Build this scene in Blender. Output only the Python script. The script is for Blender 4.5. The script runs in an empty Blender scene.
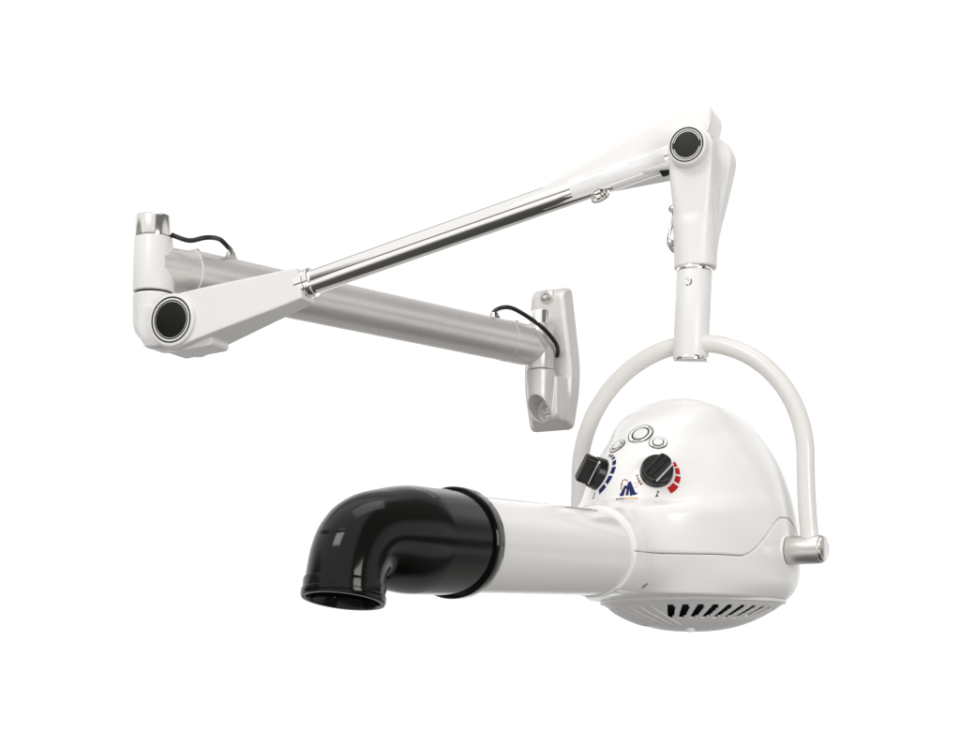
import bpy, math, random
import numpy as np
from mathutils import Vector, Matrix
random.seed(4)
R = math.radians
S = bpy.context.scene
COL = S.collection

# ------------------------------------------------------------------ camera
D, PXM, YH = 2.2, 0.00135, 690.0          # viewing distance, metres per photo pixel at Y=0, eye level
cam_d = bpy.data.cameras.new('camera')
cam_d.sensor_width = 36
cam_d.lens = 36 * D / (960 * PXM)
cam_d.shift_y = (YH - 365) / 960
cam_d.clip_start, cam_d.clip_end = 0.05, 100
cam = bpy.data.objects.new('camera', cam_d)
cam.location = (0, -D, 0)
cam.rotation_euler = (R(90), 0, 0)
COL.objects.link(cam)
S.camera = cam

def V(*a): return np.array(a, float)
def nrm(v): v = np.asarray(v, float); return v / np.linalg.norm(v)
def at(px, py, Y):
    f = 1 + Y / D
    return V((px - 480) * PXM * f, Y, (YH - py) * PXM * f)
ZUP = V(0, 0, 1)

# ------------------------------------------------------------------ materials
def mat(name, col, rough=.4, metal=0., coat=0., bump=0., bscale=300., var=0., rvar=0., spec=.5, grad=None):
    m = bpy.data.materials.new(name); m.use_nodes = True
    nt = m.node_tree; N = nt.nodes; L = nt.links
    b = N['Principled BSDF']
    b.inputs['Base Color'].default_value = (*col, 1)
    b.inputs['Roughness'].default_value = rough
    b.inputs['Metallic'].default_value = metal
    b.inputs['Coat Weight'].default_value = coat
    b.inputs['Coat Roughness'].default_value = .06
    b.inputs['Specular IOR Level'].default_value = spec
    tc = N.new('ShaderNodeTexCoord')
    if bump:
        nz = N.new('ShaderNodeTexNoise'); nz.inputs['Scale'].default_value = bscale; nz.inputs['Detail'].default_value = 3
        L.new(tc.outputs['Object'], nz.inputs['Vector'])
        bp = N.new('ShaderNodeBump'); bp.inputs['Strength'].default_value = bump; bp.inputs['Distance'].default_value = .001
        L.new(nz.outputs['Fac'], bp.inputs['Height']); L.new(bp.outputs['Normal'], b.inputs['Normal'])
    if var:
        n2 = N.new('ShaderNodeTexNoise'); n2.inputs['Scale'].default_value = 14; n2.inputs['Detail'].default_value = 4
        L.new(tc.outputs['Object'], n2.inputs['Vector'])
        mx = N.new('ShaderNodeMixRGB'); L.new(n2.outputs['Fac'], mx.inputs['Fac'])
        mx.inputs['Color1'].default_value = (*[c * (1 - var) for c in col], 1)
        mx.inputs['Color2'].default_value = (*[min(1, c * (1 + var)) for c in col], 1)
        L.new(mx.outputs['Color'], b.inputs['Base Color'])
    if rvar:
        n3 = N.new('ShaderNodeTexNoise'); n3.inputs['Scale'].default_value = 55; n3.inputs['Detail'].default_value = 5
        L.new(tc.outputs['Object'], n3.inputs['Vector'])
        mr = N.new('ShaderNodeMapRange'); L.new(n3.outputs['Fac'], mr.inputs['Value'])
        mr.inputs['From Min'].default_value = .3; mr.inputs['From Max'].default_value = .7
        mr.inputs['To Min'].default_value = max(.01, rough - rvar); mr.inputs['To Max'].default_value = rough + rvar
        L.new(mr.outputs['Result'], b.inputs['Roughness'])
    return m

M = dict(
    white=mat('white_gloss_enamel', (.85, .84, .825), .24, coat=.15, bump=.008, bscale=160, var=.006, rvar=.03),
    tube=mat('white_tube_enamel', (.80, .785, .77), .16, coat=.4, bump=.006, bscale=160, var=.008, rvar=.04),
    paint=mat('white_arm_paint', (.82, .81, .795), .34, bump=.05, bscale=420, var=.01, rvar=.05),
    silver=mat('pale_grey_powder_coat', (.76, .735, .715), .31, metal=.45, bump=.10, bscale=420, var=.02, rvar=.04),
    cast=mat('cast_metal_paint', (.73, .71, .695), .36, metal=.32, bump=.28, bscale=420, var=.03, rvar=.07),
    yoke=mat('pale_bow_paint', (.74, .72, .70), .30, coat=.2, bump=.03, bscale=300, var=.01, rvar=.05),
    chrome=mat('chrome', (.95, .935, .905), .06, metal=1., rvar=.03),
    satin=mat('satin_metal', (.66, .64, .62), .34, metal=.85, rvar=.05),
    capm=mat('polished_cap_metal', (.82, .80, .77), .15, metal=1., rvar=.04),
    steel=mat('brushed_steel', (.62, .60, .57), .22, metal=1., rvar=.06),
    black=mat('black_gloss_plastic', (.004, .0038, .0032), .10, bump=.010, bscale=120, rvar=.03, spec=.26),
    knob=mat('black_knob_plastic', (.006, .006, .0055), .28, bump=.03, bscale=500, rvar=.05, spec=.35),
    rubber=mat('black_cable_rubber', (.008, .008, .008), .42, bump=.05, bscale=600),
    disc=mat('black_cap_disc', (.006, .006, .005), .4, rvar=.05, spec=.2),
    discg=mat('charcoal_cap_disc', (.026, .027, .020), .5, rvar=.05, spec=.2),
    dark=mat('dark_interior', (.006, .006, .006), .8),
    grey=mat('grey_grille_plastic', (.80, .79, .78), .35, bump=.04, bscale=400, var=.02, rvar=.05),
    label=mat('white_paper_label', (.86, .86, .86), .45),
    print=mat('pale_grey_print', (.79, .79, .80), .6, spec=.15),
    ink=mat('black_print', (.012, .014, .014), .6, spec=.15),
    mint=mat('pale_button_rubber', (.76, .79, .775), .35),
    red=mat('red_print', (.46, .012, .016), .6, spec=.15),
    blue=mat('dark_blue_print', (.012, .020, .095), .6, spec=.15),
    orange=mat('orange_print', (.80, .36, .07), .6, spec=.15),
    pink=mat('pink_print', (.80, .50, .60), .6, spec=.15),
    brown=mat('brown_print', (.30, .14, .07), .6, spec=.15),
)

# ------------------------------------------------------------------ objects
def thing(name, label, cat, loc):
    o = bpy.data.objects.new(name, None); COL.objects.link(o)
    o.location = loc; o['label'] = label; o['category'] = cat; o.empty_display_size = .05
    return o
def root_loc(o):
    while o.parent: o = o.parent
    return np.array(o.location)
def link(name, verts, faces, m, parent, smooth=True, normals=None, label=None, sharp=None):
    v = np.asarray(verts, float) - root_loc(parent)
    me = bpy.data.meshes.new(name)
    me.from_pydata(v.tolist(), [], faces if isinstance(faces, list) else faces.tolist())
    me.validate(); me.update()
    ms = m if isinstance(m, (list, tuple)) else [m]
    for q in ms: me.materials.append(q)
    if smooth:
        me.polygons.foreach_set('use_smooth', [True] * len(me.polygons))
        if sharp is not None: me.set_sharp_from_angle(angle=R(sharp))
    if normals is not None:
        me.normals_split_custom_set_from_vertices(normals.tolist())
    o = bpy.data.objects.new(name, me); COL.objects.link(o); o.parent = parent
    if label: o['label'] = label
    return o
class MB:
    def __init__(s): s.v = []; s.f = []
    def add(s, v, f):
        k = len(s.v); s.v += [tuple(q) for q in v]; s.f += [[i + k for i in q] for q in f]; return s
    def build(s, name, m, parent, sharp=35, **k): return link(name, s.v, s.f, m, parent, sharp=sharp, **k)

def frame(ax):
    ax = nrm(ax); h = ZUP if abs(ax[2]) < .9 else V(1, 0, 0)
    e1 = nrm(np.cross(h, ax)); e2 = np.cross(ax, e1); return ax, e1, e2
def lathe(o, ax, prof, n=64, cap0=True, cap1=True):
    """prof: list of (distance along axis, radius)"""
    ax, e1, e2 = frame(ax); v = []; f = []
    for a, r in prof:
        for i in range(n):
            t = 2 * math.pi * i / n
            v.append(o + ax * a + (e1 * math.cos(t) + e2 * math.sin(t)) * r)
    for k in range(len(prof) - 1):
        for i in range(n):
            j = (i + 1) % n; f.append([k * n + i, k * n + j, (k + 1) * n + j, (k + 1) * n + i])
    if cap0: f.append(list(range(n))[::-1])
    if cap1: f.append([(len(prof) - 1) * n + i for i in range(n)])
    return v, f
def cyl(o, ax, a0, a1, r, bev=.0008, n=48):
    b = min(bev, r * .4, abs(a1 - a0) * .4)
    return lathe(o, ax, [(a0, r - b), (a0 + b * .3, r - b * .3), (a0 + b, r), (a1 - b, r), (a1 - b * .3, r - b * .3), (a1, r - b)], n)
def tube(pts, rad, n=24, sub=10, caps=True):
    P = [np.asarray(p, float) for p in pts]
    r = [rad] * len(P) if np.isscalar(rad) else list(rad)
    Q = []; q = []
    for i in range(len(P) - 1):
        a = P[max(i - 1, 0)]; b = P[i]; c = P[i + 1]; d = P[min(i + 2, len(P) - 1)]
        for k in range(sub):
            t = k / sub
            Q.append(.5 * (2 * b + (c - a) * t + (2 * a - 5 * b + 4 * c - d) * t * t + (3 * b - a - 3 * c + d) * t ** 3)); q.append(r[i] + (r[i + 1] - r[i]) * t)
    Q.append(P[-1]); q.append(r[-1])
    return sweep(Q, q, n, caps)
def sweep(Q, q, n=24, caps=True, e=None):
    v = []; f = []
    for i in range(len(Q)):
        T = nrm(Q[min(i + 1, len(Q) - 1)] - Q[max(i - 1, 0)])
        if e is None: _, e, _ = frame(T)
        e = nrm(e - T * np.dot(e, T)); g = np.cross(T, e)
        for k in range(n):
            t = 2 * math.pi * k / n; v.append(Q[i] + (e * math.cos(t) + g * math.sin(t)) * q[i])
    for i in range(len(Q) - 1):
        for k in range(n):
            j = (k + 1) % n; f.append([i * n + k, i * n + j, (i + 1) * n + j, (i + 1) * n + k])
    if caps:
        f.append(list(range(n))[::-1]); f.append([(len(Q) - 1) * n + k for k in range(n)])
    return v, f
def hexbolt(mb, o, ax, r, h, sock=True):
    """socket-head bolt: washer, head with recess"""
    mb.add(*cyl(o, ax, -.001, .002, r * 1.5, .0006))
    mb.add(*lathe(o, ax, [(.002, r), (h - .001, r), (h, r * .9), (h, r * .55), (h - .002, r * .5), (h - .0025, 0.0001)], 24, cap0=False))
    return mb

# ---- smooth implicit surfaces -> mesh (surface nets, then projected on the surface)
def smin(a, b, k):
    h = np.maximum(k - np.abs(a - b), 0) / k; return np.minimum(a, b) - h * h * k * .25
def smax(a, b, k): return -smin(-a, -b, k)
def sstep(a, b, x):
    t = np.clip((x - a) / (b - a), 0, 1); return t * t * (3 - 2 * t)
def implicit(f, lo, hi, h):
    lo = np.array(lo, float); hi = np.array(hi, float)
    n = np.ceil((hi - lo) / h).astype(int) + 1
    ax = [lo[i] + h * np.arange(n[i]) for i in range(3)]
    F = f(ax[0][:, None, None], ax[1][None, :, None], ax[2][None, None, :]) + np.zeros(n)
    sg = F < 0
    acc = np.zeros((*(n - 1), 3)); cnt = np.zeros(n - 1)
    sl = lambda a, o, d: slice(o, n[a] - 1 + o)
    for axn in range(3):
        o1, o2 = [q for q in range(3) if q != axn]
        for i in (0, 1):
            for j in (0, 1):
                off = [0, 0, 0]; off[o1] = i; off[o2] = j
                s0 = tuple(slice(off[q], n[q] - 1 + off[q]) for q in range(3))
                off2 = list(off); off2[axn] = 1
                s1 = tuple(slice(off2[q], n[q] - 1 + off2[q]) for q in range(3))
                A = F[s0]; B = F[s1]; mk = (A < 0) != (B < 0)
                t = np.where(mk, A / np.where(mk, A - B, 1), 0)
                for q in range(3):
                    acc[..., q] += np.where(mk, t if q == axn else off[q], 0)
                cnt += mk
    cells = cnt > 0
    idx = -np.ones(n - 1, int); idx[cells] = np.arange(cells.sum())
    ijk = np.argwhere(cells)
    v = lo + h * (ijk + acc[cells] / cnt[cells][:, None])
    faces = []
    for axn in range(3):
        o1, o2 = (axn + 1) % 3, (axn + 2) % 3
        s0 = [slice(None)] * 3; s1 = [slice(None)] * 3
        s0[axn] = slice(0, n[axn] - 1); s1[axn] = slice(1, n[axn])
        for q in (o1, o2): s0[q] = slice(1, n[q] - 1); s1[q] = slice(1, n[q] - 1)
        A = sg[tuple(s0)]; B = sg[tuple(s1)]
        e = np.argwhere(A != B)
        if not len(e): continue
        flip = ~A[tuple(e.T)]
        c = e.copy(); c[:, o1] += 1; c[:, o2] += 1
        def g(d1, d2):
            k = c.copy(); k[:, o1] -= d1; k[:, o2] -= d2; return idx[tuple(k.T)]
        q = np.stack([g(1, 1), g(0, 1), g(0, 0), g(1, 0)], 1)
        q[flip] = q[flip][:, ::-1]; faces.append(q)
    faces = np.concatenate(faces)
    ev = lambda p: f(p[:, 0], p[:, 1], p[:, 2]) + 0.
    def grad(p, e=h * .15):
        G = np.zeros_like(p)
        for q in range(3):
            d = np.zeros(3); d[q] = e; G[:, q] = (ev(p + d) - ev(p - d)) / (2 * e)
        return G
    for _ in range(4):
        G = grad(v); st = ev(v)[:, None] * G / np.maximum((G * G).sum(1), .05)[:, None]
        ln = np.linalg.norm(st, axis=1)[:, None]; v = v - st * np.minimum(1, h * .5 / np.maximum(ln, 1e-9))
    G = grad(v, h * .5); G /= np.maximum(np.linalg.norm(G, axis=1), 1e-9)[:, None]
    return v, faces, G
def implicit_obj(name, f, lo, hi, h, B, o, m, parent, **k):
    """f in local coordinates; B rows = local axes in the world; o origin"""
    v, fc, G = implicit(f, lo, hi, h)
    B = np.array(B)
    if np.linalg.det(B) < 0: fc = fc[:, ::-1]
    return link(name, v @ B + o, fc, m, parent, normals=G @ B, **k)
def convex2d(a, b, poly, k):
    """smooth convex polygon distance; poly clockwise or counter-clockwise"""
    P = [np.array(p, float) for p in poly]; c = sum(P) / len(P); d = None
    for i in range(len(P)):
        p, q = P[i], P[(i + 1) % len(P)]
        nn = np.array([q[1] - p[1], -(q[0] - p[0])]); nn /= np.linalg.norm(nn)
        if np.dot(nn, c - p) > 0: nn = -nn
        s = (a - p[0]) * nn[0] + (b - p[1]) * nn[1]
        d = s if d is None else smax(d, s, k)
    return d
def capsule2d(a, b, p, q, r0, r1):
    p = np.array(p); q = np.array(q); d = q - p; L2 = (d * d).sum()
    t = np.clip(((a - p[0]) * d[0] + (b - p[1]) * d[1]) / L2, 0, 1)
    return np.hypot(a - p[0] - d[0] * t, b - p[1] - d[1] * t) - (r0 + (r1 - r0) * t)

# ================================================================== THE WALL ARM
TH = R(-23)
n_ = V(math.sin(TH), -math.cos(TH), 0)           # pivot axes point this way, towards the viewer
u_ = V(math.cos(TH), math.sin(TH), 0)            # along the upper arm
HL = at(172, 320, 0.0)
def onp(px, py, t=0.):                            # point of the arm's plane, t metres behind its front
    d = nrm(at(px, py, 0) - V(0, -D, 0)); o = V(0, -D, 0)
    return o + d * (np.dot(HL - n_ * t - o, n_) / np.dot(d, n_))
def loc2(P): q = P - HL; return (float(q @ u_), float(q[2]))   # in-plane coordinates
BA = [u_, -n_, ZUP]                               # local axes: along, depth behind front, up

PC = at(552, 360, .64)                            # wall plate centre
m_ = nrm(V(-.45, -.893, 0)); w_ = V(.893, -.45, 0)
BP = [w_, m_, ZUP]
arm = thing('wall_arm', 'white and chrome jointed swing arm on a grey wall plate, carrying the dryer', 'swing arm', tuple(PC))

# --- wall plate with its bracket
zb = at(546, 413, .64)[2] - PC[2]
PINO = .050
PZ = lambda y: (YH - y) * PXM * (1 + .595 / D) - PC[2]
def f_plate(x, y, z):
    sl = .45
    out = convex2d(x + y * 0, z + x * 0, [(-.037, .123), (.037, .123), (.0555, -.035), (.041, -.124), (-.041, -.124), (-.0555, -.035)], .012)
    p = smax(out + np.maximum(y, 0) * sl, y - .019, .008)
    p = smax(p, -y - .003, .003)
    # bracket: tapered socket under the pivot and a web back to the plate
    rr = .0265 + (z - PZ(370)) * .10
    c = np.hypot(x, y - PINO) - rr
    c = smax(c, z - PZ(371), .003)
    web = smax(np.abs(x - .004) - (.034 - .30 * np.maximum(y - .018, 0)), y - PINO + .004, .003)
    web = smax(web, z - PZ(376.5) - 0 * x, .003)
    c = smin(c, web, .005)
    low = (PZ(400) - z) * .74 + (y - PINO - .026) * .67   # slanted underside
    c = smax(c, low, .008)
    hole = np.hypot(x + .001, (z - zb) * .85) - .0170
    hole = smax(hole, .019 - y, .003)
    c = smax(c, -hole, .003)
    c = smax(c, out + .008, .004)
    d = smin(p, c, .004)
    pad = np.hypot(x + .000, z - .1065) - .0125
    pad = smax(smax(pad, y - .0215, .002), .010 - y, .002)
    return smin(d, pad, .002)
plate = implicit_obj('wall_plate', f_plate, (-.065, -.008, -.13), (.065, .085, .13), .0016, BP, PC, M['cast'], arm)
def pl(x, y, z): return PC + w_ * x + m_ * y + ZUP * z
for zz, yy in ((.1065, .0215), (zb, .019)):
    mb = MB(); hexbolt(mb, pl(0, yy, zz), m_, .0068, .008); mb.build('bolt', M['steel'], plate)
mb = MB(); pin0 = pl(0, PINO, 0)
mb.add(*cyl(pin0, ZUP, PZ(371), PZ(311), .0165, .002)); mb.build('pivot_pin', M['chrome'], plate)

# --- lower arm (horizontal tube between the two vertical pivots)
CO = at(153.5, 266, .055)                          # column axis at the height of the tube
ARZ = CO[2]
wend = V(pin0[0], pin0[1], ARZ); cend = V(CO[0], CO[1], ARZ)
ad = nrm(wend - cend); AL = np.linalg.norm(wend - cend)
mb = MB()
prof = [(.058, .0325), (.060, .0338), (AL - .085, .0338), (AL - .085, .0345), (AL - .040, .0345), (AL - .034, .0335), (AL - .024, .0295), (AL - .012, .024), (AL, .020)]
mb.add(*lathe(cend, ad, prof, 72)); tube_o = mb.build('support_tube', M['silver'], arm, sharp=30)
mb = MB(); mb.add(*lathe(cend, ad, [(0, .029), (.050, .031), (.0575, .0322), (.0585, .031)], 64)); mb.build('end_collar', M['silver'], tube_o)
mb = MB(); mb.add(*lathe(pin0, ZUP, [(PZ(370), .0225), (PZ(369), .0235), (PZ(327), .0235), (PZ(325), .0225), (PZ(325), .017)], 56)); mb.build('pivot_sleeve', M['silver'], tube_o)
def on_tube(px, py_guess=None, t=None, ang=0, r=.0338):
    _, e1, e2 = frame(ad)
    up = nrm(ZUP - ad * np.dot(ZUP, ad)); side = np.cross(up, ad)
    nn = up * math.cos(ang) + side * math.sin(ang)
    return cend + ad * t + nn * r, nn
# --- cable ends, grommets and small screws on the tube
def t_of(px):
    lo, hi = 0., AL
    for _ in range(50):
        mid = (lo + hi) / 2; P = cend + ad * mid
        if 480 + P[0] / (PXM * (1 + P[1] / D)) < px: lo = mid
        else: hi = mid
    return lo
g1, gn1 = on_tube(0, t=t_of(231), ang=0.0); g2, gn2 = on_tube(0, t=t_of(496), ang=0.1, r=.0342)
for g, gn in ((g1, gn1), (g2, gn2)):
    mb = MB(); mb.add(*lathe(g, gn, [(-.002, .0095), (.003, .0095), (.004, .0075), (.009, .0068), (.010, .005)], 12)); mb.build('cable_gland', M['steel'], tube_o, sharp=25)
for px, r in ((197.5, .0338), (517, .0345)):
    g, gn = on_tube(0, t=t_of(px), ang=.05, r=r)
    mb = MB(); mb.add(*lathe(g, gn, [(-.002, .0048), (.002, .0048), (.0035, .003), (.0035, .0001)], 20)); mb.build('set_screw', M['steel'], tube_o)

# --- column at the outer end of the tube
mb = MB(); cz = lambda y: (YH - y) * PXM * (1 + .055 / D) - ARZ
C0 = V(CO[0], CO[1], ARZ)
mb.add(*lathe(C0, ZUP, [(cz(293), .0262), (cz(292), .0283), (cz(285), .0286), (cz(240), .0266), (cz(238), .0252)], 64)); colm = mb.build('swivel_column', M['paint'], arm, sharp=50)
mb = MB(); mb.add(*lathe(C0, ZUP, [(cz(238.5), .0258), (cz(237), .0262), (cz(219), .0258), (cz(217), .0245), (cz(216.5), .022)], 64)); mb.build('chrome_cap', M['capm'], colm, sharp=50)
mb = MB(); mb.add(*lathe(C0, ZUP, [(cz(296), .0255), (cz(292), .0255)], 48)); mb.build('joint_gasket', M['dark'], colm)
# column foot: knuckle that carries the upper arm's pivot
cx, cy = float((C0 - HL) @ u_), float((C0 - HL) @ -n_)
zt, zbm = cz(295) + ARZ - HL[2], cz(346) + ARZ - HL[2]
def f_kn(x, y, z):
    c = np.hypot(x - cx, y - cy) - .0285
    c = smax(c, z - zt, .003)
    c = smax(c, (zbm - z) * .85 - (x - cx) * .53, .016)
    c = smax(c, zbm - .006 - z, .014)
    b = np.hypot(x - .0, z + .001) - .030
    b = smax(smax(b, y - .062, .004), .012 - y, .004)
    arm_ = smax(smax(np.abs(z + .004) - .026, x - .0, .005), np.maximum(cx - x, np.abs(y - cy) - .022), .006)
    return smin(smin(c, b, .006), arm_, .010)
implicit_obj('knuckle', f_kn, (-.09, -.02, -.06), (.04, .095, .06), .0016, BA, HL, M['paint'], colm)

# --- cables
Y0 = C0[1]
mb = MB(); mb.add(*tube([at(171, 234, Y0 + .01), at(176, 236.5, Y0 + .0), at(190, 240.5, Y0), at(206, 237.5, .06), at(219, 239, .09), at(228, 247, .11), g1 + gn1 * .012, g1 + gn1 * .002], .0034, 16))
mb.build('power_cable', M['rubber'], arm)
mb = MB(); mb.add(*tube([g2 + gn2 * .002, g2 + gn2 * .012, at(502.5, 307.5, .50), at(513, 308.5, .51), at(528, 317, .535), at(544, 329, .55), at(555, 342, .575), at(558, 350, .60), at(557, 356, .615)], .0036, 16))
mb.build('power_cable', M['rubber'], arm)

# --- upper arm: tapered cover at the column end
e0 = loc2(onp(172, 321)); e1_ = loc2(onp(306, 285.5, .036))
ax2 = nrm(np.array(e1_) - np.array(e0)); ELEN = np.hypot(e1_[0] - e0[0], e1_[1] - e0[1])
def f_cov(x, y, z):
    c = capsule2d(x, z, e0, (e0[0] + ax2[0] * ELEN * 1.15, e0[1] + ax2[1] * ELEN * 1.15), .0365, .0192)
    sa = np.clip(((x - e0[0]) * ax2[0] + (z - e0[1]) * ax2[1]) / ELEN, 0, 1.1)
    yf = .016 * sstep(.05, 1.1, sa); yb = .070 - .018 * sa
    c = smax(c, (x - e0[0]) * ax2[0] + (z - e0[1]) * ax2[1] - ELEN, .003)
    ch = c * .78 + (yf - .006 - y) * .62 + .0028                 # bevel round the front face
    d = smax(c, np.maximum(yf + .002 - y, y - yb), .003)
    d = smax(d, ch, .002)
    # slot for the knuckle at the back
    sl = smax(np.hypot(x, z) - .034, .030 - y, .003)
    return smax(d, -sl, .003)
cover = implicit_obj('arm_cover', f_cov, (-.05, -.01, -.05), (.21, .078, .11), .0018, BA, HL, M['paint'], arm)
def pivot_cap(c, r, m_disc, parent, face):
    """hub with a dark ring, a bright ring, a slotted dark disc"""
    mb = MB(); mb.add(*lathe(c, n_, [(-.030, r * 1.16), (face - .004, r * 1.16), (face - .001, r * 1.13), (face, r * 1.07), (face, r), (face, .0001)], 96, cap0=False))
    hub = mb.build('pivot_cap', M['paint'], parent, sharp=40)
    return hub
def ring(c, r0, r1, a0, a1, n=96, arc=(0, 2 * math.pi)):
    ax, e1, e2 = frame(n_); v = []; f = []; full = arc[1] - arc[0] > 6.28
    k = n if full else n + 1
    for i in range(k):
        t = arc[0] + (arc[1] - arc[0]) * i / n
        q = e1 * math.cos(t) + e2 * math.sin(t)
        for r, a in ((r0, a0), (r0, a1), (r1, a1), (r1, a0)): v.append(c + q * r + ax * a)
    for i in range(n if full else n):
        j = (i + 1) % k
        for s in range(4): f.append([4 * i + s, 4 * j + s, 4 * j + (s + 1) % 4, 4 * i + (s + 1) % 4])
    if not full: f.append([0, 1, 2, 3]); f.append([4 * n + s for s in (3, 2, 1, 0)])
    return v, f
PIc = HL + ZUP * 0
for (c, r, md, par, fc) in ((PIc, .0312, M['disc'], cover, .0025),):
    hub = pivot_cap(c, r, md, par, fc)
    mb = MB(); mb.add(*ring(c, r * .935, r, fc - .003, fc + .0004)); mb.add(*ring(c, r * .80, r * .855, fc - .003, fc + .0002)); mb.build('dark_ring', M['ink'], par)
    mb = MB(); mb.add(*cyl(c, n_, fc - .004, fc + .001, r * .775, .0008, 96)); mb.build('cap_disc', md, par)
# small stop block under the pivot
b0, b1 = onp(178, 352, .03), onp(217, 350, .03)
def f_stop(x, y, z):
    a = loc2(onp(176, 351, .03)); b = loc2(onp(214, 343, .03))
    return smax(capsule2d(x, z, a, b, .0058, .0068), np.abs(y - .037) - .022, .004)
implicit_obj('stop_block', f_stop, (-.03, .005, -.06), (.08, .07, .0), .0013, BA, HL, M['paint'], cover)

# --- chrome rod
RT = .036
rA, rB = onp(300, 286.6, RT), onp(682, 152.5, RT)
rd = nrm(rB - rA); RL = np.linalg.norm(rB - rA); RR = .0163
mb = MB(); mb.add(*cyl(rA, rd, 0, RL, RR, .0015, 96)); rod = mb.build('chrome_rod', M['chrome'], arm)
mb = MB(); mb.add(*lathe(rA, rd, [(.000, .0194), (.0125, .0194), (.0132, .0186), (.0160, .0186), (.0166, .0194), (.0205, .0194), (.0215, .0175), (.0215, .016)], 72)); mb.build('rod_collar', M['chrome'], rod, sharp=30)
rup = nrm(ZUP - rd * np.dot(ZUP, rd)); rfr = np.cross(rup, rd); rfr = rfr if rfr[1] < 0 else -rfr
def s_of(px):
    lo, hi = 0., RL
    for _ in range(50):
        mid = (lo + hi) / 2; P = rA + rd * mid
        if 480 + P[0] / (PXM * (1 + P[1] / D)) < px: lo = mid
        else: hi = mid
    return lo
def rodpt(px, ang, dr): return rA + rd * s_of(px) + (rup * math.sin(R(ang)) + rfr * math.cos(R(ang))) * (RR + dr)
def rod_patch(mb, x0, x1, a0, a1, dr, na=18):
    v = []; f = []
    for k in range(2):
        for dd in (dr, dr - .0003):
            for i in range(na + 1): v.append(rodpt((x0, x1)[k], a0 + (a1 - a0) * i / na, dd))
    w = na + 1
    for i in range(na):
        f.append([i, i + 1, 2 * w + i + 1, 2 * w + i]); f.append([w + i + 1, w + i, 3 * w + i, 3 * w + i + 1])
    f += [[0, 2 * w, 3 * w, w], [na, w + na, 3 * w + na, 2 * w + na]]
    mb.add(v, f)
mb = MB(); rod_patch(mb, 574, 667, 72, -47, .0007); lab = mb.build('rating_label', M['label'], rod)
mb = MB()
for a, x0, x1 in ((28, 590, 614), (22, 588, 610), (2, 583, 606), (-4, 583, 602), (30, 634, 658), (12, 632, 660), (6, 632, 656), (-18, 604, 646)):
    rod_patch(mb, x0, x1, a, a - 1.8, .0009, 2)
mb.build('fine_print', M['print'], lab)
mb = MB(); rod_patch(mb, 612, 664, -58, -82, .0007, 8); lab2 = mb.build('barcode_label', M['label'], rod)
mb = MB()
rod_patch(mb, 613, 662, -62, -63.5, .0010, 2); rod_patch(mb, 613, 662, -76, -77.5, .0010, 2)
for x in (616, 619, 623, 625, 630, 636): rod_patch(mb, x, x + 1.6, -66, -73, .0010, 2)
mb.build('fine_print', M['print'], lab2)
# hook nut under the rod and dark end socket
P = rodpt(598, -78, 0); dn = nrm(-rup * .95 + rfr * .3)
mb = MB(); mb.add(*lathe(P, dn, [(-.002, .0085), (.004, .0085), (.0045, .006), (.009, .0055), (.010, .004)], 6)); mb.build('hex_nut', M['chrome'], rod, sharp=20)
mb = MB(); mb.add(*tube([P - rd * .010 + dn * .003, P - rd * .009 + dn * .0085, P + dn * .0105, P + rd * .010 + dn * .007, P + rd * .011 + dn * .001], .0016, 10)); mb.build('wire_clip', M['steel'], rod)
mb = MB(); mb.add(*cyl(rA - rup * .0065, rd, s_of(659), s_of(684), RR - .0025, .001, 64)); mb.build('rod_socket', M['dark'], rod)

# --- cover at the dryer end, behind the rod
pp = [loc2(onp(*q, .030)) for q in ((528, 197), (640, 128), (684, 105), (698, 101.5), (713, 103), (715, 124), (690, 166))]
def f_cov2(x, y, z):
    c = convex2d(x + 0 * y, z + 0 * x, pp, .013)
    return smax(c, np.maximum(.022 - y, y - .074), .006)
xs = [q[0] for q in pp]; zs = [q[1] for q in pp]
cov2 = implicit_obj('tapered_cover', f_cov2, (min(xs) - .01, .012, min(zs) - .01), (max(xs) + .01, .085, max(zs) + .01), .0020, BA, HL, M['white'], arm)

# --- hanging link
hR = onp(688, 146, -.004); h2 = loc2(hR)
lb = loc2(onp(694.5, 268, .030)); bk = loc2(onp(694, 149, .0)); bkb = loc2(onp(688, 266, .0))
LZ = lb[1]
def f_link(x, y, z):
    a = capsule2d(x, z, h2, (lb[0], lb[1] - .02), .0275, .0222)
    sl = sstep(0, 1, (h2[1] - z) / (h2[1] - LZ))
    a = smax(a, np.maximum(.004 + .009 * sl - y, y - .056 + .002 * sl), .006 + .022 * sl)
    b = capsule2d(x, z, (bk[0] + .001, bk[1]), (lb[0] - .001, lb[1] - .02), .0315, .0150)
    b = smax(b, np.maximum(.050 - .010 * sl - y, y - .078 + .026 * sl), .006)
    # scooped recess between front strap and rear plate
    gq = smax(np.hypot(x - h2[0], z - h2[1]) - .044, np.abs(y - .031) - .019, .003)
    gq = smax(gq, h2[0] + .013 - x, .004)
    c = smin(smax(a, -gq, .003), b, .004)
    base = np.hypot(x - lb[0], y - .034) - .0215
    base = smax(base, z - LZ - .05 , .01)
    c = smin(c, base, .014)
    return smax(c, LZ - z, .002)
lk = implicit_obj('hanging_link', f_link, (h2[0] - .05, -.006, LZ - .01), (h2[0] + .06, .09, h2[1] + .05), .0017, BA, HL, M['paint'], arm)
r = .0203
hub = pivot_cap(hR, r, M['discg'], lk, .006)
mb = MB(); mb.add(*ring(hR, r * .925, r, .003, .0065)); mb.add(*ring(hR, r * .80, r * .85, .003, .0062)); mb.build('dark_ring', M['ink'], lk)
mb = MB(); mb.add(*cyl(hR, n_, .002, .0068, r * .745, .0006, 96))
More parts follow.
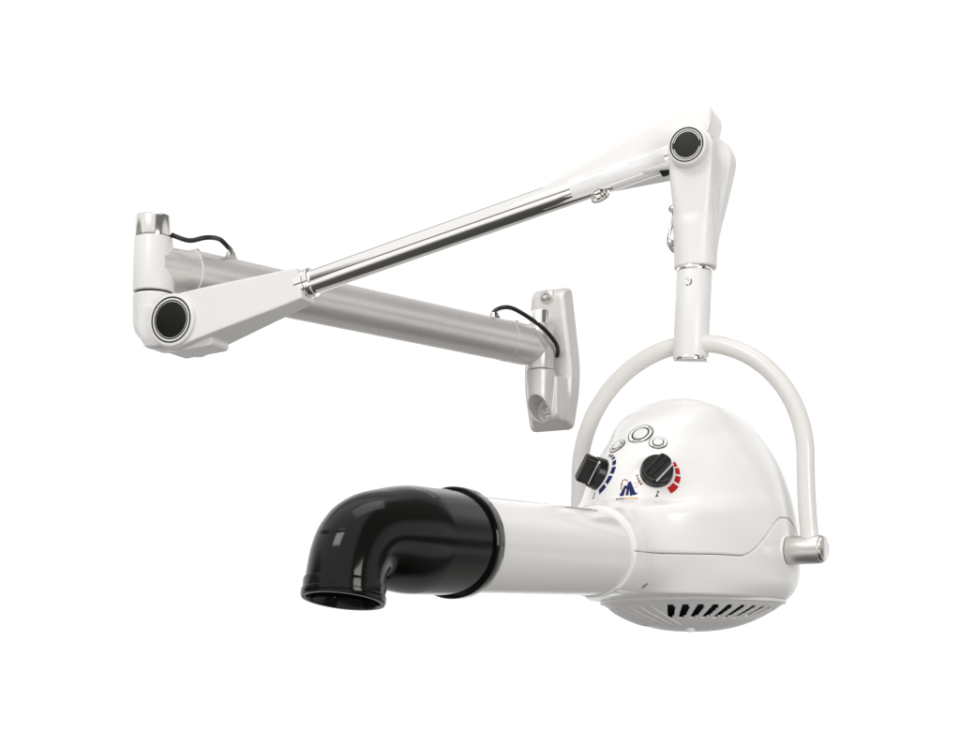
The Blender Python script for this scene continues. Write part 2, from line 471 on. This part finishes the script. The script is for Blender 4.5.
for s in (-1, 1): mb.add(*ring(hR, r * .70, r * .86, .003, .0066, 8, (math.pi * (s < 0) - .22, math.pi * (s < 0) + .22)))
mb.build('cap_disc', M['discg'], lk)
# cable clip at the side of the link
mb = MB(); mb.add(*tube([onp(675.5, 205, .03), onp(673, 210, .03), onp(673.5, 217, .025), onp(670.5, 229, .02), onp(668.5, 240, .02), onp(671, 248, .025), onp(675.5, 253, .03)], .0021, 12)); mb.build('clip_wire', M['steel'], lk)
for q in ((672.6, 209), (670.8, 243)):
    mb = MB(); mb.add(*lathe(onp(*q, .024), nrm(n_ - u_ * .8), [(-.004, .0042), (.003, .0042), (.004, .003), (.004, .0001)], 14)); mb.build('clip_screw', M['steel'], lk)

# ================================================================== THE DRYER
Q = R(32)
d_ = V(-math.sin(Q), -math.cos(Q), 0); p_ = V(math.cos(Q), -math.sin(Q), 0)
C = V(.249, -.25, .164)
BD = [d_, p_, ZUP]
def W(x, y, z): return C + d_ * x + p_ * y + ZUP * z
dr = thing('hair_dryer', 'white dome hood dryer with black elbow nozzle, hanging in a bow from the arm', 'dryer', tuple(C))

XA = -.013; ZS = -.007; SLP = -.04; SR = .0500; SE = .240
FZ = np.array([-.10, .0, .04, .078, .105, .128, .150, .168, .178]); FX = np.array([.176, .176, .175, .167, .151, .121, .086, .050, .03])
FDx = np.array([1.12, 1.28, 1.43, 1.50, 1.52, 1.53, 1.54, 1.54, 1.54])   # how far the dome reaches forward, against its radius
zz = np.linspace(-.1, .178, 300)
FD = np.interp(zz, FZ, FDx); FD = np.convolve(np.pad(FD, 25, 'edge'), np.ones(51) / 51, 'valid')
FI = np.interp(zz, FZ, FX); FI = np.convolve(np.pad(FI, 18, 'edge'), np.ones(37) / 37, 'valid')
def dome_r(z):
    up = np.clip((z + .005) / .1885, 0, 1); lo = np.clip((-.005 - z) / .075, 0, 1)
    return np.where(z > -.005, .127 * np.sqrt(np.maximum(1 - up ** 1.88, 1e-6)), .127 * np.sqrt(np.maximum(1 - lo ** 4, 1e-6)))
def f_body(x, y, z):
    fd = np.interp(z, zz, FD)
    dx = x - XA; R_ = dome_r(z)
    kx = np.where(dx > 0, 1 / fd, 1.)
    rr = np.hypot(dx * kx, y)
    # dome: treat as a distance along the profile normal
    e = .002; sl = (dome_r(z + e) - dome_r(z - e)) / (2 * e)
    dm = (rr - dome_r(z)) / np.sqrt(1 + np.minimum(sl * sl, 60))
    dm = smax(dm, z - .1842, .006)
    fx = np.interp(z, zz, FI); A = np.maximum(fx - .045, .01); Bw = .077 - np.maximum(z - .05, 0) * .14 - np.maximum(z - .095, 0) * .30
    q = (np.abs((x - .045) / A) ** 2.4 + np.abs(y / Bw) ** 2.4 + 1e-9) ** (1 / 2.4)
    cw = (q - 1) * np.minimum(A, Bw) * .85
    cw = smax(cw, z - .164, .03); cw = smax(cw, .020 - z, .006)
    sk = np.hypot(y, z - ZS - SLP * x * .999) - SR
    sk = smax(sk, -x, .01)
    b = smin(dm, sk, .020)
    zl = np.minimum(z + .012, 0)
    sh = (np.abs((x - .045) / (.138 + .50 * zl)) ** 2.2 + np.abs(y / (.098 + .25 * zl)) ** 2.2 + 1e-9) ** (1 / 2.2)
    sh = smax((sh - 1) * .09, z - .036, .012)              # shoulder the control panel stands on
    b = smin(b, sh, .030)
    b = smin(b, cw, .004 + .003 * sstep(.05, .10, z) + .026 * sstep(.115, .15, z))
    col = np.hypot(y, z - ZS - SLP * x) - SR - .0006        # plain ring at the mouth
    b = np.where(x > .212, np.minimum(b, smax(col, .213 - x, .001)), b)
    b = smax(b, x - SE, .002)
    return b
def z_seam(x, y): return -.014 - .03 * np.maximum(x - .12, 0) + .049 * (1 - sstep(.004, .088, np.abs(x - .002))) * sstep(0, .06, np.abs(y))
ZB = -.058
GAP = .00028
def f_up(x, y, z): return smax(f_body(x, y, z), z_seam(x, y) + GAP - z, .0015)
def f_low(x, y, z): return smax(smax(f_body(x, y, z), z - z_seam(x, y) + GAP, .0015), ZB - z, .003)
up = implicit_obj('upper_housing', f_up, (-.15, -.14, -.03), (.25, .14, .195), .0020, BD, C, M['white'], dr)
low = implicit_obj('lower_housing', f_low, (-.15, -.14, -.075), (.25, .14, .05), .0019, BD, C, M['white'], dr)

# --- grille bowl with curved slots
RB = .1095
def bowl_z(r): return ZB - .002 - .034 * (1 - (r / RB) ** 2.4)
NT, NR = 960, 88
thick = .0022
mb = MB(); v = []; keep = {}
for k in range(NR + 1):
    r = RB * (k / NR) if k else .0008
    for i in range(NT):
        t = 2 * math.pi * i / NT; v.append(W(XA + r * math.cos(t), r * math.sin(t), bowl_z(r)))
for k in range(NR + 1):
    r = (RB - .001) * (k / NR) if k else .0006
    for i in range(NT):
        t = 2 * math.pi * i / NT; v.append(W(XA + r * math.cos(t), r * math.sin(t), bowl_z(r) + thick))
def is_slot(k, i):
    r = RB * (k + .5) / NR; t = 360 * (i + .5) / NT
    if not (.074 < r < .1005): return False
    sw = t + (RB - r) * 230                              # swirl
    ph = (sw % 10); cell = math.floor(sw / 10) * 10
    if not (2 < (cell % 360) < 218): return False
    edge = min(r - .074, .1005 - r); wd = 6.2 if edge > .003 else 4.6
    return ph < wd
off = (NR + 1) * NT; f = []
sl = [[is_slot(k, i) for i in range(NT)] for k in range(NR)]
for k in range(NR):
    for i in range(NT):
        j = (i + 1) % NT; a, b, c, e = k * NT + i, k * NT + j, (k + 1) * NT + j, (k + 1) * NT + i
        if sl[k][i]: continue
        f.append([a, e, c, b]); f.append([off + a, off + b, off + c, off + e])
        if sl[k][j]: f.append([b, c, off + c, off + b])
        if sl[k][i - 1]: f.append([e, a, off + a, off + e])
        if k + 1 < NR and sl[k + 1][i]: f.append([c, e, off + e, off + c])
        if k > 0 and sl[k - 1][i]: f.append([a, b, off + b, off + a])
for i in range(NT):
    j = (i + 1) % NT; a, b = NR * NT + i, NR * NT + j; f.append([a, off + a, off + b, b])
mb.add(v, f); gr = mb.build('intake_grille', M['grey'], dr, sharp=40)
# raised swirl ribs on the closed half
mb = MB()
for q in range(8):
    t0 = -74 + q * 9.5
    pts = []
    for s in range(7):
        r = .100 - s * .0075; t = R(t0 + (RB - r) * 330); pts.append(W(XA + r * math.cos(t), r * math.sin(t), bowl_z(r) - .0002))
    mb.add(*tube(pts, [.0005] + [.0012] * 5 + [.0005], 8, 4))
mb.build('grille_rib', M['grey'], gr)
mb = MB(); mb.add(*lathe(C + d_ * XA, ZUP, [(ZB + .0045 - .002, .1035), (ZB - .004, .100), (ZB - .024, .03), (ZB - .026, .0005)], 64)); mb.build('slot_backing', M['dark'], gr)  # dark sheet inside: shade behind the slots put into its colour
mb = MB(); mb.add(*lathe(C + d_ * XA, ZUP, [(ZB - .0015, .1085), (ZB - .003, .1105), (ZB + .0005, .1112), (ZB + .001, .105)], 128)); mb.build('grille_rim', M['grey'], gr)
mb = MB(); th = R(20); fr = .034
P = W(XA + fr * math.cos(th), fr * math.sin(th), bowl_z(fr)); mb.add(*lathe(P, -ZUP, [(-.002, .0055), (.002, .0058), (.0034, .005), (.0037, .002)], 24)); mb.build('foot_screw', M['label'], gr)

def surf(y, z):                                   # front surface of the housing at local y, z
    lo, hi = .0, .235
    xs = np.linspace(.30, .02, 400); fv = f_body(xs, np.full(400, y), np.full(400, z))
    i = int(np.argmax(fv < 0)); a, b = xs[i], xs[max(i - 1, 0)]
    for _ in range(30):
        m = (a + b) / 2
        if f_body(np.array([m]), np.array([y]), np.array([z]))[0] < 0: a = m
        else: b = m
    return np.array([a, y, z])
def gradb(p, e=.002):
    G = []
    for q in range(3):
        dd = np.zeros(3); dd[q] = e; a = p + dd; b = p - dd
        G.append((f_body(*[np.array([c]) for c in a])[0] - f_body(*[np.array([c]) for c in b])[0]))
    return nrm(G)
def tangent(p, e=.006):
    n3 = gradb(p, e); r3 = nrm(np.cross(ZUP, n3)); u3 = np.cross(n3, r3)   # right as seen from outside
    return n3, r3, u3
def proj(p, n3, off):                             # slide along n3 onto the housing
    t0, t1 = -.02, .02
    for _ in range(26):
        m = (t0 + t1) / 2
        if f_body(*[np.array([c]) for c in p + n3 * m])[0] < 0: t0 = m
        else: t1 = m
    return p + n3 * (t0 + off)
def Wv(p): return C + d_ * p[0] + p_ * p[1] + ZUP * p[2]
def decal_grid(mb, P, fr3, rows, off):            # rows: grid of (a, b) tangent coordinates
    n3, r3, u3 = fr3; v = []; h = len(rows); w = len(rows[0])
    for o in (off, -.0006):
        for row in rows:
            for a, b in row: v.append(Wv(proj(P + r3 * a + u3 * b, n3, o)))
    f = []; k = h * w
    for i in range(h - 1):
        for j in range(w - 1): f.append([i * w + j, (i + 1) * w + j, (i + 1) * w + j + 1, i * w + j + 1])
    edge = [i for i in range(w)] + [i * w + w - 1 for i in range(1, h)] + [(h - 1) * w + i for i in range(w - 2, -1, -1)] + [i * w for i in range(h - 2, 0, -1)]
    for i in range(len(edge)):
        a, b = edge[i], edge[(i + 1) % len(edge)]; f.append([a, b, k + b, k + a])
    mb.add(v, f)
def arc_seg(mb, P, fr3, r0, r1, a0, a1, off=.0003, n=6, sq=1.):
    decal_grid(mb, P, fr3, [[(r * math.cos(R(a0 + (a1 - a0) * i / n)), r * math.sin(R(a0 + (a1 - a0) * i / n)) * sq) for i in range(n + 1)] for r in (r0, (r0 + r1) / 2, r1)], off)
def bar(mb, P, fr3, a0, b0, a1, b1, w, off=.0003, w2=None, n=5):
    dx, dy = a1 - a0, b1 - b0; L = math.hypot(dx, dy); nx, ny = -dy / L, dx / L; w2 = w if w2 is None else w2
    decal_grid(mb, P, fr3, [[(a0 + dx * i / n + nx * s * (w + (w2 - w) * i / n), b0 + dy * i / n + ny * s * (w + (w2 - w) * i / n)) for i in range(n + 1)] for s in (-.5, 0, .5)], off)

# --- knobs
def make_knob(P, ang, H):
    n3, r3, u3 = tangent(P, .008); o = Wv(P); B3 = np.array(BD)
    nw, rw, uw = n3 @ B3, r3 @ B3, u3 @ B3
    gx = rw * math.cos(R(ang)) + uw * math.sin(R(ang)); gy = np.cross(nw, gx)
    RK = .0178
    def f(x, y, z):
        rr = np.hypot(x, y)
        sk = smax(rr - RK - (.006 - z) * .12, np.abs(z - .003) - .005, .002)
        tp = smax(rr - RK + .0012, np.abs(z - H / 2) - H / 2, .003)
        side = np.abs(y) - (.0072 + .0009 * np.cos(x * 0))
        g = smax(tp, side, .003)
        base = smax(rr - RK + .0006, np.abs(z - .004) - .0055, .002)
        rid = np.abs(y - .0035) - .0006; rid2 = np.abs(y + .0035) - .0006
        g = smax(g, -smax(rid, H - .0014 - z, .0006), .0006); g = smax(g, -smax(rid2, H - .0014 - z, .0006), .0006)
        return smin(smin(sk, base, .002), g, .002)
    k = implicit_obj('control_knob', f, (-.024, -.024, -.005), (.024, .024, H + .004), .0007, [gx, gy, nw], o, M['knob'], dr)
    mb = MB(); pts = []
    # white pointer line along the grip's edge and down to the skirt
    for yy in (-.0086, -.0066):
        for xx in (-.013, .0155): pts.append(o + gx * xx + gy * (yy - .0014) + nw * .01015)
    for yy in (-.0086, -.0066):
        for xx in (-.013, .0155): pts.append(o + gx * xx + gy * (yy - .0014) + nw * .0085)
    mb.add(pts, [[0, 1, 3, 2], [4, 6, 7, 5], [0, 4, 5, 1], [2, 3, 7, 6], [0, 2, 6, 4], [1, 5, 7, 3]]); mb.build('pointer_line', M['label'], k)
    return P, (n3, r3, u3)
KR = surf(.0345, .0765); KL = surf(-.0400, .0800)
PR, FR = make_knob(KR, 48, .017); PL, FL = make_knob(KL, 62, .023)
# --- printed scales
mb = MB()
for a0, a1, w in ((34, 20, .0042), (16, -2, .0052), (-7, -26, .0062), (-32, -58, .0076)): arc_seg(mb, PR, FR, .0212, .0212 + w, a0, a1)
mb.build('red_scale', M['red'], up)
mb = MB()
for a0, a1, w in ((190, 184, .002), (200, 194, .002), (210, 203, .0024), (220, 213, .0024)): arc_seg(mb, PR, FR, .0205, .0205 + w, a0, a1)
mb.build('brown_scale', M['brown'], up)
mb = MB()
for a0, a1, w in ((84, 77, .003), (71, 63, .0034), (57, 47, .0038), (40, 24, .0044), (18, -2, .005), (-8, -30, .0054), (-36, -62, .006)): arc_seg(mb, PL, FL, .0225, .0225 + w, a0, a1)
mb.build('blue_scale', M['blue'], up)
for P, F3 in ((PR, FR), (PL, FL)):
    mb = MB(); bar(mb, P, F3, .0015, -.0225, -.0012, -.0285, .0011); bar(mb, P, F3, -.0002, -.0225, .0022, -.0235, .0010); bar(mb, P, F3, -.0024, -.0288, .0012, -.0280, .0010)
    mb.build('scale_mark', M['ink'], up)
# --- emblem between the knobs
PE = surf(.0060, .0575); FE = tangent(PE, .008)
_b, _a = bar, arc_seg
bar = lambda m, p, f, a, b, c, d, w, off=.0003, w2=None, n=5: _b(m, p, f, a * 1.12, b * 1.12, c * 1.12, d * 1.12, w * 1.12, off, w2 and w2 * 1.12, n)
mb = MB()
bar(mb, PE, FE, -.0060, -.0060, -.0030, .0040, .0045, w2=.0020); bar(mb, PE, FE, -.0080, -.0052, -.0040, -.0042, .0032)
bar(mb, PE, FE, .0012, .0080, .0062, -.0060, .0028, w2=.0062); bar(mb, PE, FE, .0004, .0068, -.0002, -.0060, .0022, w2=.0030); bar(mb, PE, FE, .0070, -.0055, .0108, -.0040, .0022, w2=.001)
bar(mb, PE, FE, -.0034, .0042, -.0010, .0016, .0022)
bar(mb, PE, FE, -.0110, -.0098, -.0085, -.0098, .0017); bar(mb, PE, FE, -.0079, -.0098, -.0060, -.0098, .0017); bar(mb, PE, FE, -.0053, -.0098, -.0034, -.0098, .0017); bar(mb, PE, FE, -.0027, -.0098, -.0012, -.0098, .0015)
mb.build('emblem', M['blue'], up)
mb = MB()
x = -.0004
while x < .0125: w = random.uniform(.0011, .0019); bar(mb, PE, FE, x, -.0098, x + w, -.0098, .0016, n=2); x += w + .0005
mb.build('emblem_lettering', M['orange'], up)
mb = MB(); arc_seg(mb, PE + FE[1] * -.0045 + FE[2] * .0085, FE, .0030, .0040, 10, 230, n=14); bar(mb, PE, FE, -.0076, .0070, -.0070, .0000, .0010); mb.build('emblem_line', M['brown'], up)
mb = MB(); arc_seg(mb, PE + FE[1] * .0088 + FE[2] * .0050, FE, .0022, .0032, -120, 150, n=12); mb.build('emblem_heart', M['pink'], up)

bar = _b
# --- buttons with printed rings
def button(y, z, r, inner, marks, mk=0.):
    P = surf(y, z); F3 = tangent(P, .008); n3, r3, u3 = F3; B3 = np.array(BD)
    nw = n3 @ B3; o = Wv(P)
    mb = MB(); mb.add(*lathe(o, nw, [(-.006, r), (.0004, r), (.0009, r * .97), (.0009, inner * 1.10), (-.001, inner * 1.08)], 64, cap0=False, cap1=False)); 
    bz = mb.build('push_button', M['white'], dr, sharp=30)
    mb = MB(); mb.add(*lathe(o, nw, [(-.004, inner), (.0012, inner), (.0022, inner * .9), (.0026, inner * .5), (.0027, .0001)], 48, cap0=False, cap1=False)); mb.build('button_cap', M['mint'], bz, sharp=50)
    def rg(r0, r1, a0, a1, z1, n=48):
        e1, e2 = r3 @ B3, u3 @ B3; v = []; f = []
        for i in range(n + 1):
            t = R(a0 + (a1 - a0) * i / n)
            for rr, zz_ in ((r0, z1), (r1, z1), (r1, z1 - .0012), (r0, z1 - .0012)): v.append(o + (e1 * math.cos(t) + e2 * math.sin(t)) * rr + nw * zz_)
        for i in range(n):
            for s in range(4): f.append([4 * i + s, 4 * i + (s + 1) % 4, 4 * i + 4 + (s + 1) % 4, 4 * i + 4 + s])
        return v, f
    mb = MB(); mb.add(*rg(r * .935, r * 1.04, 0, 360, .0008)); mb.add(*rg(inner * 1.0, inner * 1.18, 0, 360, .0012))
    for a, w in marks: mb.add(*rg(inner * 1.30 + .0002, r * .93, a, a + w, .0011, 3))
    mb.build('ring_print', M['ink'], bz)
    return bz
button(.0015, .1245, .0143, .0090, [(a, 5) for a in (238, 246, 256, 266, 274, 283)] + [(a, 6) for a in (20, 30, 42, 52)])
button(.0265, .1120, .0098, .0058, [(a, 7) for a in (225, 236, 250, 264, 278, 292, 312)])
button(-.0240, .1120, .0098, .0058, [(a, 8) for a in (10, 40, 150, 165, 210, 330)])

# --- nozzle tube
sx = nrm(d_ + ZUP * SLP)
NO = W(0, 0, ZS)
FLA = .520
mb = MB(); mb.add(*lathe(NO, sx, [(.20, .0462), (FLA, .0462)], 256)); nz = mb.build('nozzle_tube', M['tube'], dr, sharp=30)
mb = MB(); mb.add(*lathe(NO, sx, [(SE - .004, .0483), (SE + .0012, .0483), (SE + .0022, .0466)], 96)); mb.build('seal_ring', M['grey'], nz, sharp=30)
# --- black elbow
BEND = 77; B0, B1 = .106, .197; SEND = .1985
Qs = []; qs = []; N = 110
P = NO + sx * FLA; dn = nrm(-ZUP - sx * np.dot(-ZUP, sx))
for i in range(N + 1):
    t = i / N
    Qs.append(P); qs.append(.0485 + (.0338 - .0485) * float(sstep(.065, .180, SEND * t)))
    a = R(BEND) * (lambda u: u ** 3 * (u * (6 * u - 15) + 10))(min(1, max(0, (SEND * (i + .5) / N - B0) / (B1 - B0))))
    P = P + (sx * math.cos(a) + dn * math.sin(a)) * (SEND / N)
mb = MB(); v, f = sweep(Qs, qs, 224, False); mb.add(v, f); elb = mb.build('elbow_nozzle', M['black'], dr, sharp=50)
mb = MB(); mb.add(*lathe(NO, sx, [(FLA - .012, .0468), (FLA - .012, .0508), (FLA - .010, .0520), (FLA + .0005, .0520), (FLA + .0022, .0508), (FLA + .0022, .048)], 256, cap0=False, cap1=False)); mb.build('mounting_flange', M['black'], elb, sharp=35)
od = nrm(Qs[-1] - Qs[-2]); oo = Qs[-1]
mb = MB(); mb.add(*lathe(oo, od, [(-.0125, .0332), (-.0120, .0352), (-.0095, .0355), (-.003, .0352), (-.002, .0362), (.0025, .0362), (.004, .0352), (.004, .0318), (.002, .0308), (-.02, .0300), (-.05, .029)], 96, cap0=False, cap1=False)); mb.build('outlet_rim', M['black'], elb, sharp=35)
mb = MB(); mb.add(*lathe(oo, od, [(-.045, .0295), (-.049, .0001)], 48, cap0=False, cap1=False)); mb.build('outlet_interior', M['dark'], elb)

# --- bow, pivots and post
YR = .153; ZC = .096
pts = [W(0, YR, -.004), W(0, YR, .03), W(0, YR, .065)]
YR, ZC = .1475, .1025
fl = lambda i: YR + .0065 * (1 - i / 16) ** 2
Qy = [W(0, fl(i), -.004 + (ZC + .004) * i / 16) for i in range(16)] + [W(0, YR * math.cos(R(a)), ZC + YR * math.sin(R(a))) for a in np.linspace(0, 180, 73)] + [W(0, -fl(16 - i), ZC - (ZC + .004) * i / 16) for i in range(1, 17)]
mb = MB(); mb.add(*sweep(Qy, [.0105] * len(Qy), 40, True)); bow = mb.build('hanging_bow', M['yoke'], dr, sharp=60)
for s in (1, -1):
    o = W(0, 0, -.003); ax = p_ * s
    mb = MB(); mb.add(*cyl(o, ax, .127, .167, .0165, .0012, 64)); pv = mb.build('pivot_boss', M['satin'], bow)
    mb = MB(); mb.add(*cyl(o, ax, .164, .1705, .0150, .0018, 64)); mb.build('end_cap', M['steel'], pv)
    mb = MB(); mb.add(*cyl(o, ax, .112, .1265, .0195, .0015, 64)); mb.build('washer', M['white'], pv)
    mb = MB(); mb.add(*cyl(o, ax, .126, .128, .0160, .0002, 64)); mb.build('gap_ring', M['dark'], pv)
pt = onp(694.5, 269, .032); pb = at(690.5, 362, -.2505)
pax = nrm(pt - pb); PLn = np.linalg.norm(pt - pb)
mb = MB(); mb.add(*cyl(pb, pax, .0045, PLn - .004, .0212, .0012, 64)); post = mb.build('hanger_post', M['paint'], dr)
mb = MB(); mb.add(*cyl(pb, pax, PLn - .0042, PLn + .0005, .0216, .0005, 64)); mb.build('chrome_ring', M['chrome'], post)
mb = MB(); mb.add(*cyl(pb, pax, .0, .0048, .0209, .0006, 64)); mb.build('chrome_ring', M['chrome'], post)
sd = nrm(V(-.42, -.9, 0)); P = pb + pax * (PLn * (362 - 285.5) / 93) + sd * .0205
mb = MB(); mb.add(*lathe(P, sd, [(-.002, .0048), (.0015, .0048), (.0026, .0036), (.0026, .002), (.0008, .0018), (.0006, .0001)], 24)); mb.build('set_screw', M['chrome'], post)
# small screw on the lower housing
best = None
for t in np.linspace(-20, 70, 91):
    ra = np.linspace(.05, .26, 500); xr_, yr_ = .02 + ra * math.cos(R(t)), ra * math.sin(R(t))
    k = int(np.argmax(f_body(xr_, yr_, np.full(500, -.050)) > 0)); q = np.array([xr_[k], yr_[k], -.050]); P = Wv(q)
    e = abs(480 + P[0] / (PXM * (1 + P[1] / D)) - 645)
    if best is None or e < best[0]: best = (e, q)
xx = best[1]
n3 = gradb(xx) @ np.array(BD); mb = MB(); mb.add(*lathe(Wv(xx) + n3 * .0009, n3, [(-.003, .0036), (.0008, .0036), (.0012, .0022), (-.0005, .0016), (-.0006, .0001)], 20)); mb.build('housing_screw', M['steel'], low)

# ================================================================== STUDIO LIGHT
w = bpy.data.worlds.new('World'); S.world = w; w.use_nodes = True
nt = w.node_tree; N = nt.nodes; L = nt.links
bg = N['Background']
tc = N.new('ShaderNodeTexCoord'); sp = N.new('ShaderNodeSeparateXYZ'); L.new(tc.outputs['Generated'], sp.inputs[0])
def step(sock, a, b):
    q = N.new('ShaderNodeMapRange'); q.interpolation_type = 'SMOOTHSTEP'; L.new(sock, q.inputs['Value'])
    q.inputs['From Min'].default_value = a; q.inputs['From Max'].default_value = b; return q.outputs['Result']
# bright studio behind the object; ahead of it added bands shaped for chrome reflections
cr = N.new('ShaderNodeValToRGB'); el = cr.color_ramp.elements
zm = N.new('ShaderNodeMapRange'); zm.inputs['From Min'].default_value = -1; zm.inputs['From Max'].default_value = 1
L.new(sp.outputs['Z'], zm.inputs['Value']); L.new(zm.outputs['Result'], cr.inputs['Fac'])
stops = [(-1, .05), (-.74, .08), (-.50, .95), (-.15, 1.0), (-.06, .16), (.03, .16), (.12, .90), (1, .90)]
el[0].position = 0; el[0].color = (*[stops[0][1]] * 3, 1); el[1].position = 1; el[1].color = (*[stops[-1][1]] * 3, 1)
for zq, c in stops[1:-1]:
    e = el.new((zq + 1) / 2); e.color = (c, c * .985, c * .97, 1)
mix = N.new('ShaderNodeMixRGB'); L.new(step(sp.outputs['Y'], .42, .60), mix.inputs['Fac'])
xr = N.new('ShaderNodeValToRGB'); xe = xr.color_ramp.elements
xm = N.new('ShaderNodeMapRange'); xm.inputs['From Min'].default_value = -1; xm.inputs['From Max'].default_value = 1
L.new(sp.outputs['X'], xm.inputs['Value']); L.new(xm.outputs['Result'], xr.inputs['Fac'])
xs_ = [(-1, .45), (-.93, .25), (-.86, 1), (.28, 1), (.40, .18), (.84, .18), (.92, .8), (1, .9)]  # side bands added so upright chrome reflects dark stripes
xe[0].position = 0; xe[0].color = (.45, .45, .45, 1); xe[1].position = 1; xe[1].color = (.9, .9, .9, 1)
for q, c in xs_[1:-1]:
    e = xe.new((q + 1) / 2); e.color = (c, c, c, 1)
ml = N.new('ShaderNodeMixRGB'); ml.blend_type = 'MULTIPLY'; ml.inputs['Fac'].default_value = 1
L.new(cr.outputs['Color'], ml.inputs['Color1']); L.new(xr.outputs['Color'], ml.inputs['Color2'])
L.new(ml.outputs['Color'], mix.inputs['Color1']); bk = N.new('ShaderNodeMixRGB'); L.new(step(sp.outputs['Z'], -.34, -.12), bk.inputs['Fac'])
bk.inputs['Color1'].default_value = (.42, .41, .40, 1); bk.inputs['Color2'].default_value = (1.08, 1.08, 1.08, 1)
tp = N.new('ShaderNodeMixRGB'); L.new(step(sp.outputs['Z'], .45, .66), tp.inputs['Fac'])  # dimmed overhead so upper edges reflect a thin grey line
L.new(bk.outputs['Color'], tp.inputs['Color1']); tp.inputs['Color2'].default_value = (.42, .415, .41, 1)
L.new(tp.outputs['Color'], mix.inputs['Color2'])
L.new(mix.outputs['Color'], bg.inputs['Color']); bg.inputs['Strength'].default_value = 1.0

def softbox(name, loc, tgt, sx, sy, power, col=(1, .985, .96)):
    l = bpy.data.lights.new(name, 'AREA'); l.shape = 'RECTANGLE'; l.size = sx; l.size_y = sy; l.energy = power; l.color = col
    o = bpy.data.objects.new(name, l); COL.objects.link(o); o.location = loc
    o.rotation_euler = (Vector(tgt) - Vector(loc)).to_track_quat('-Z', 'Y').to_euler()
    return o
softbox('key_softbox', (-1.3, -2.1, 2.3), (0, -.2, .35), .9, .9, 18)
softbox('front_softbox', (1.5, -2.7, .45), (.1, -.2, .35), .9, 1.1, 27)
softbox('top_softbox', (.3, -.5, 2.6), (0, -.1, .4), 1.6, 1.0, 6)

S.view_settings.view_transform = 'Standard'; S.view_settings.look = 'None'
S.view_settings.exposure = .12; S.view_settings.gamma = 1
S.cycles.max_bounces = 8
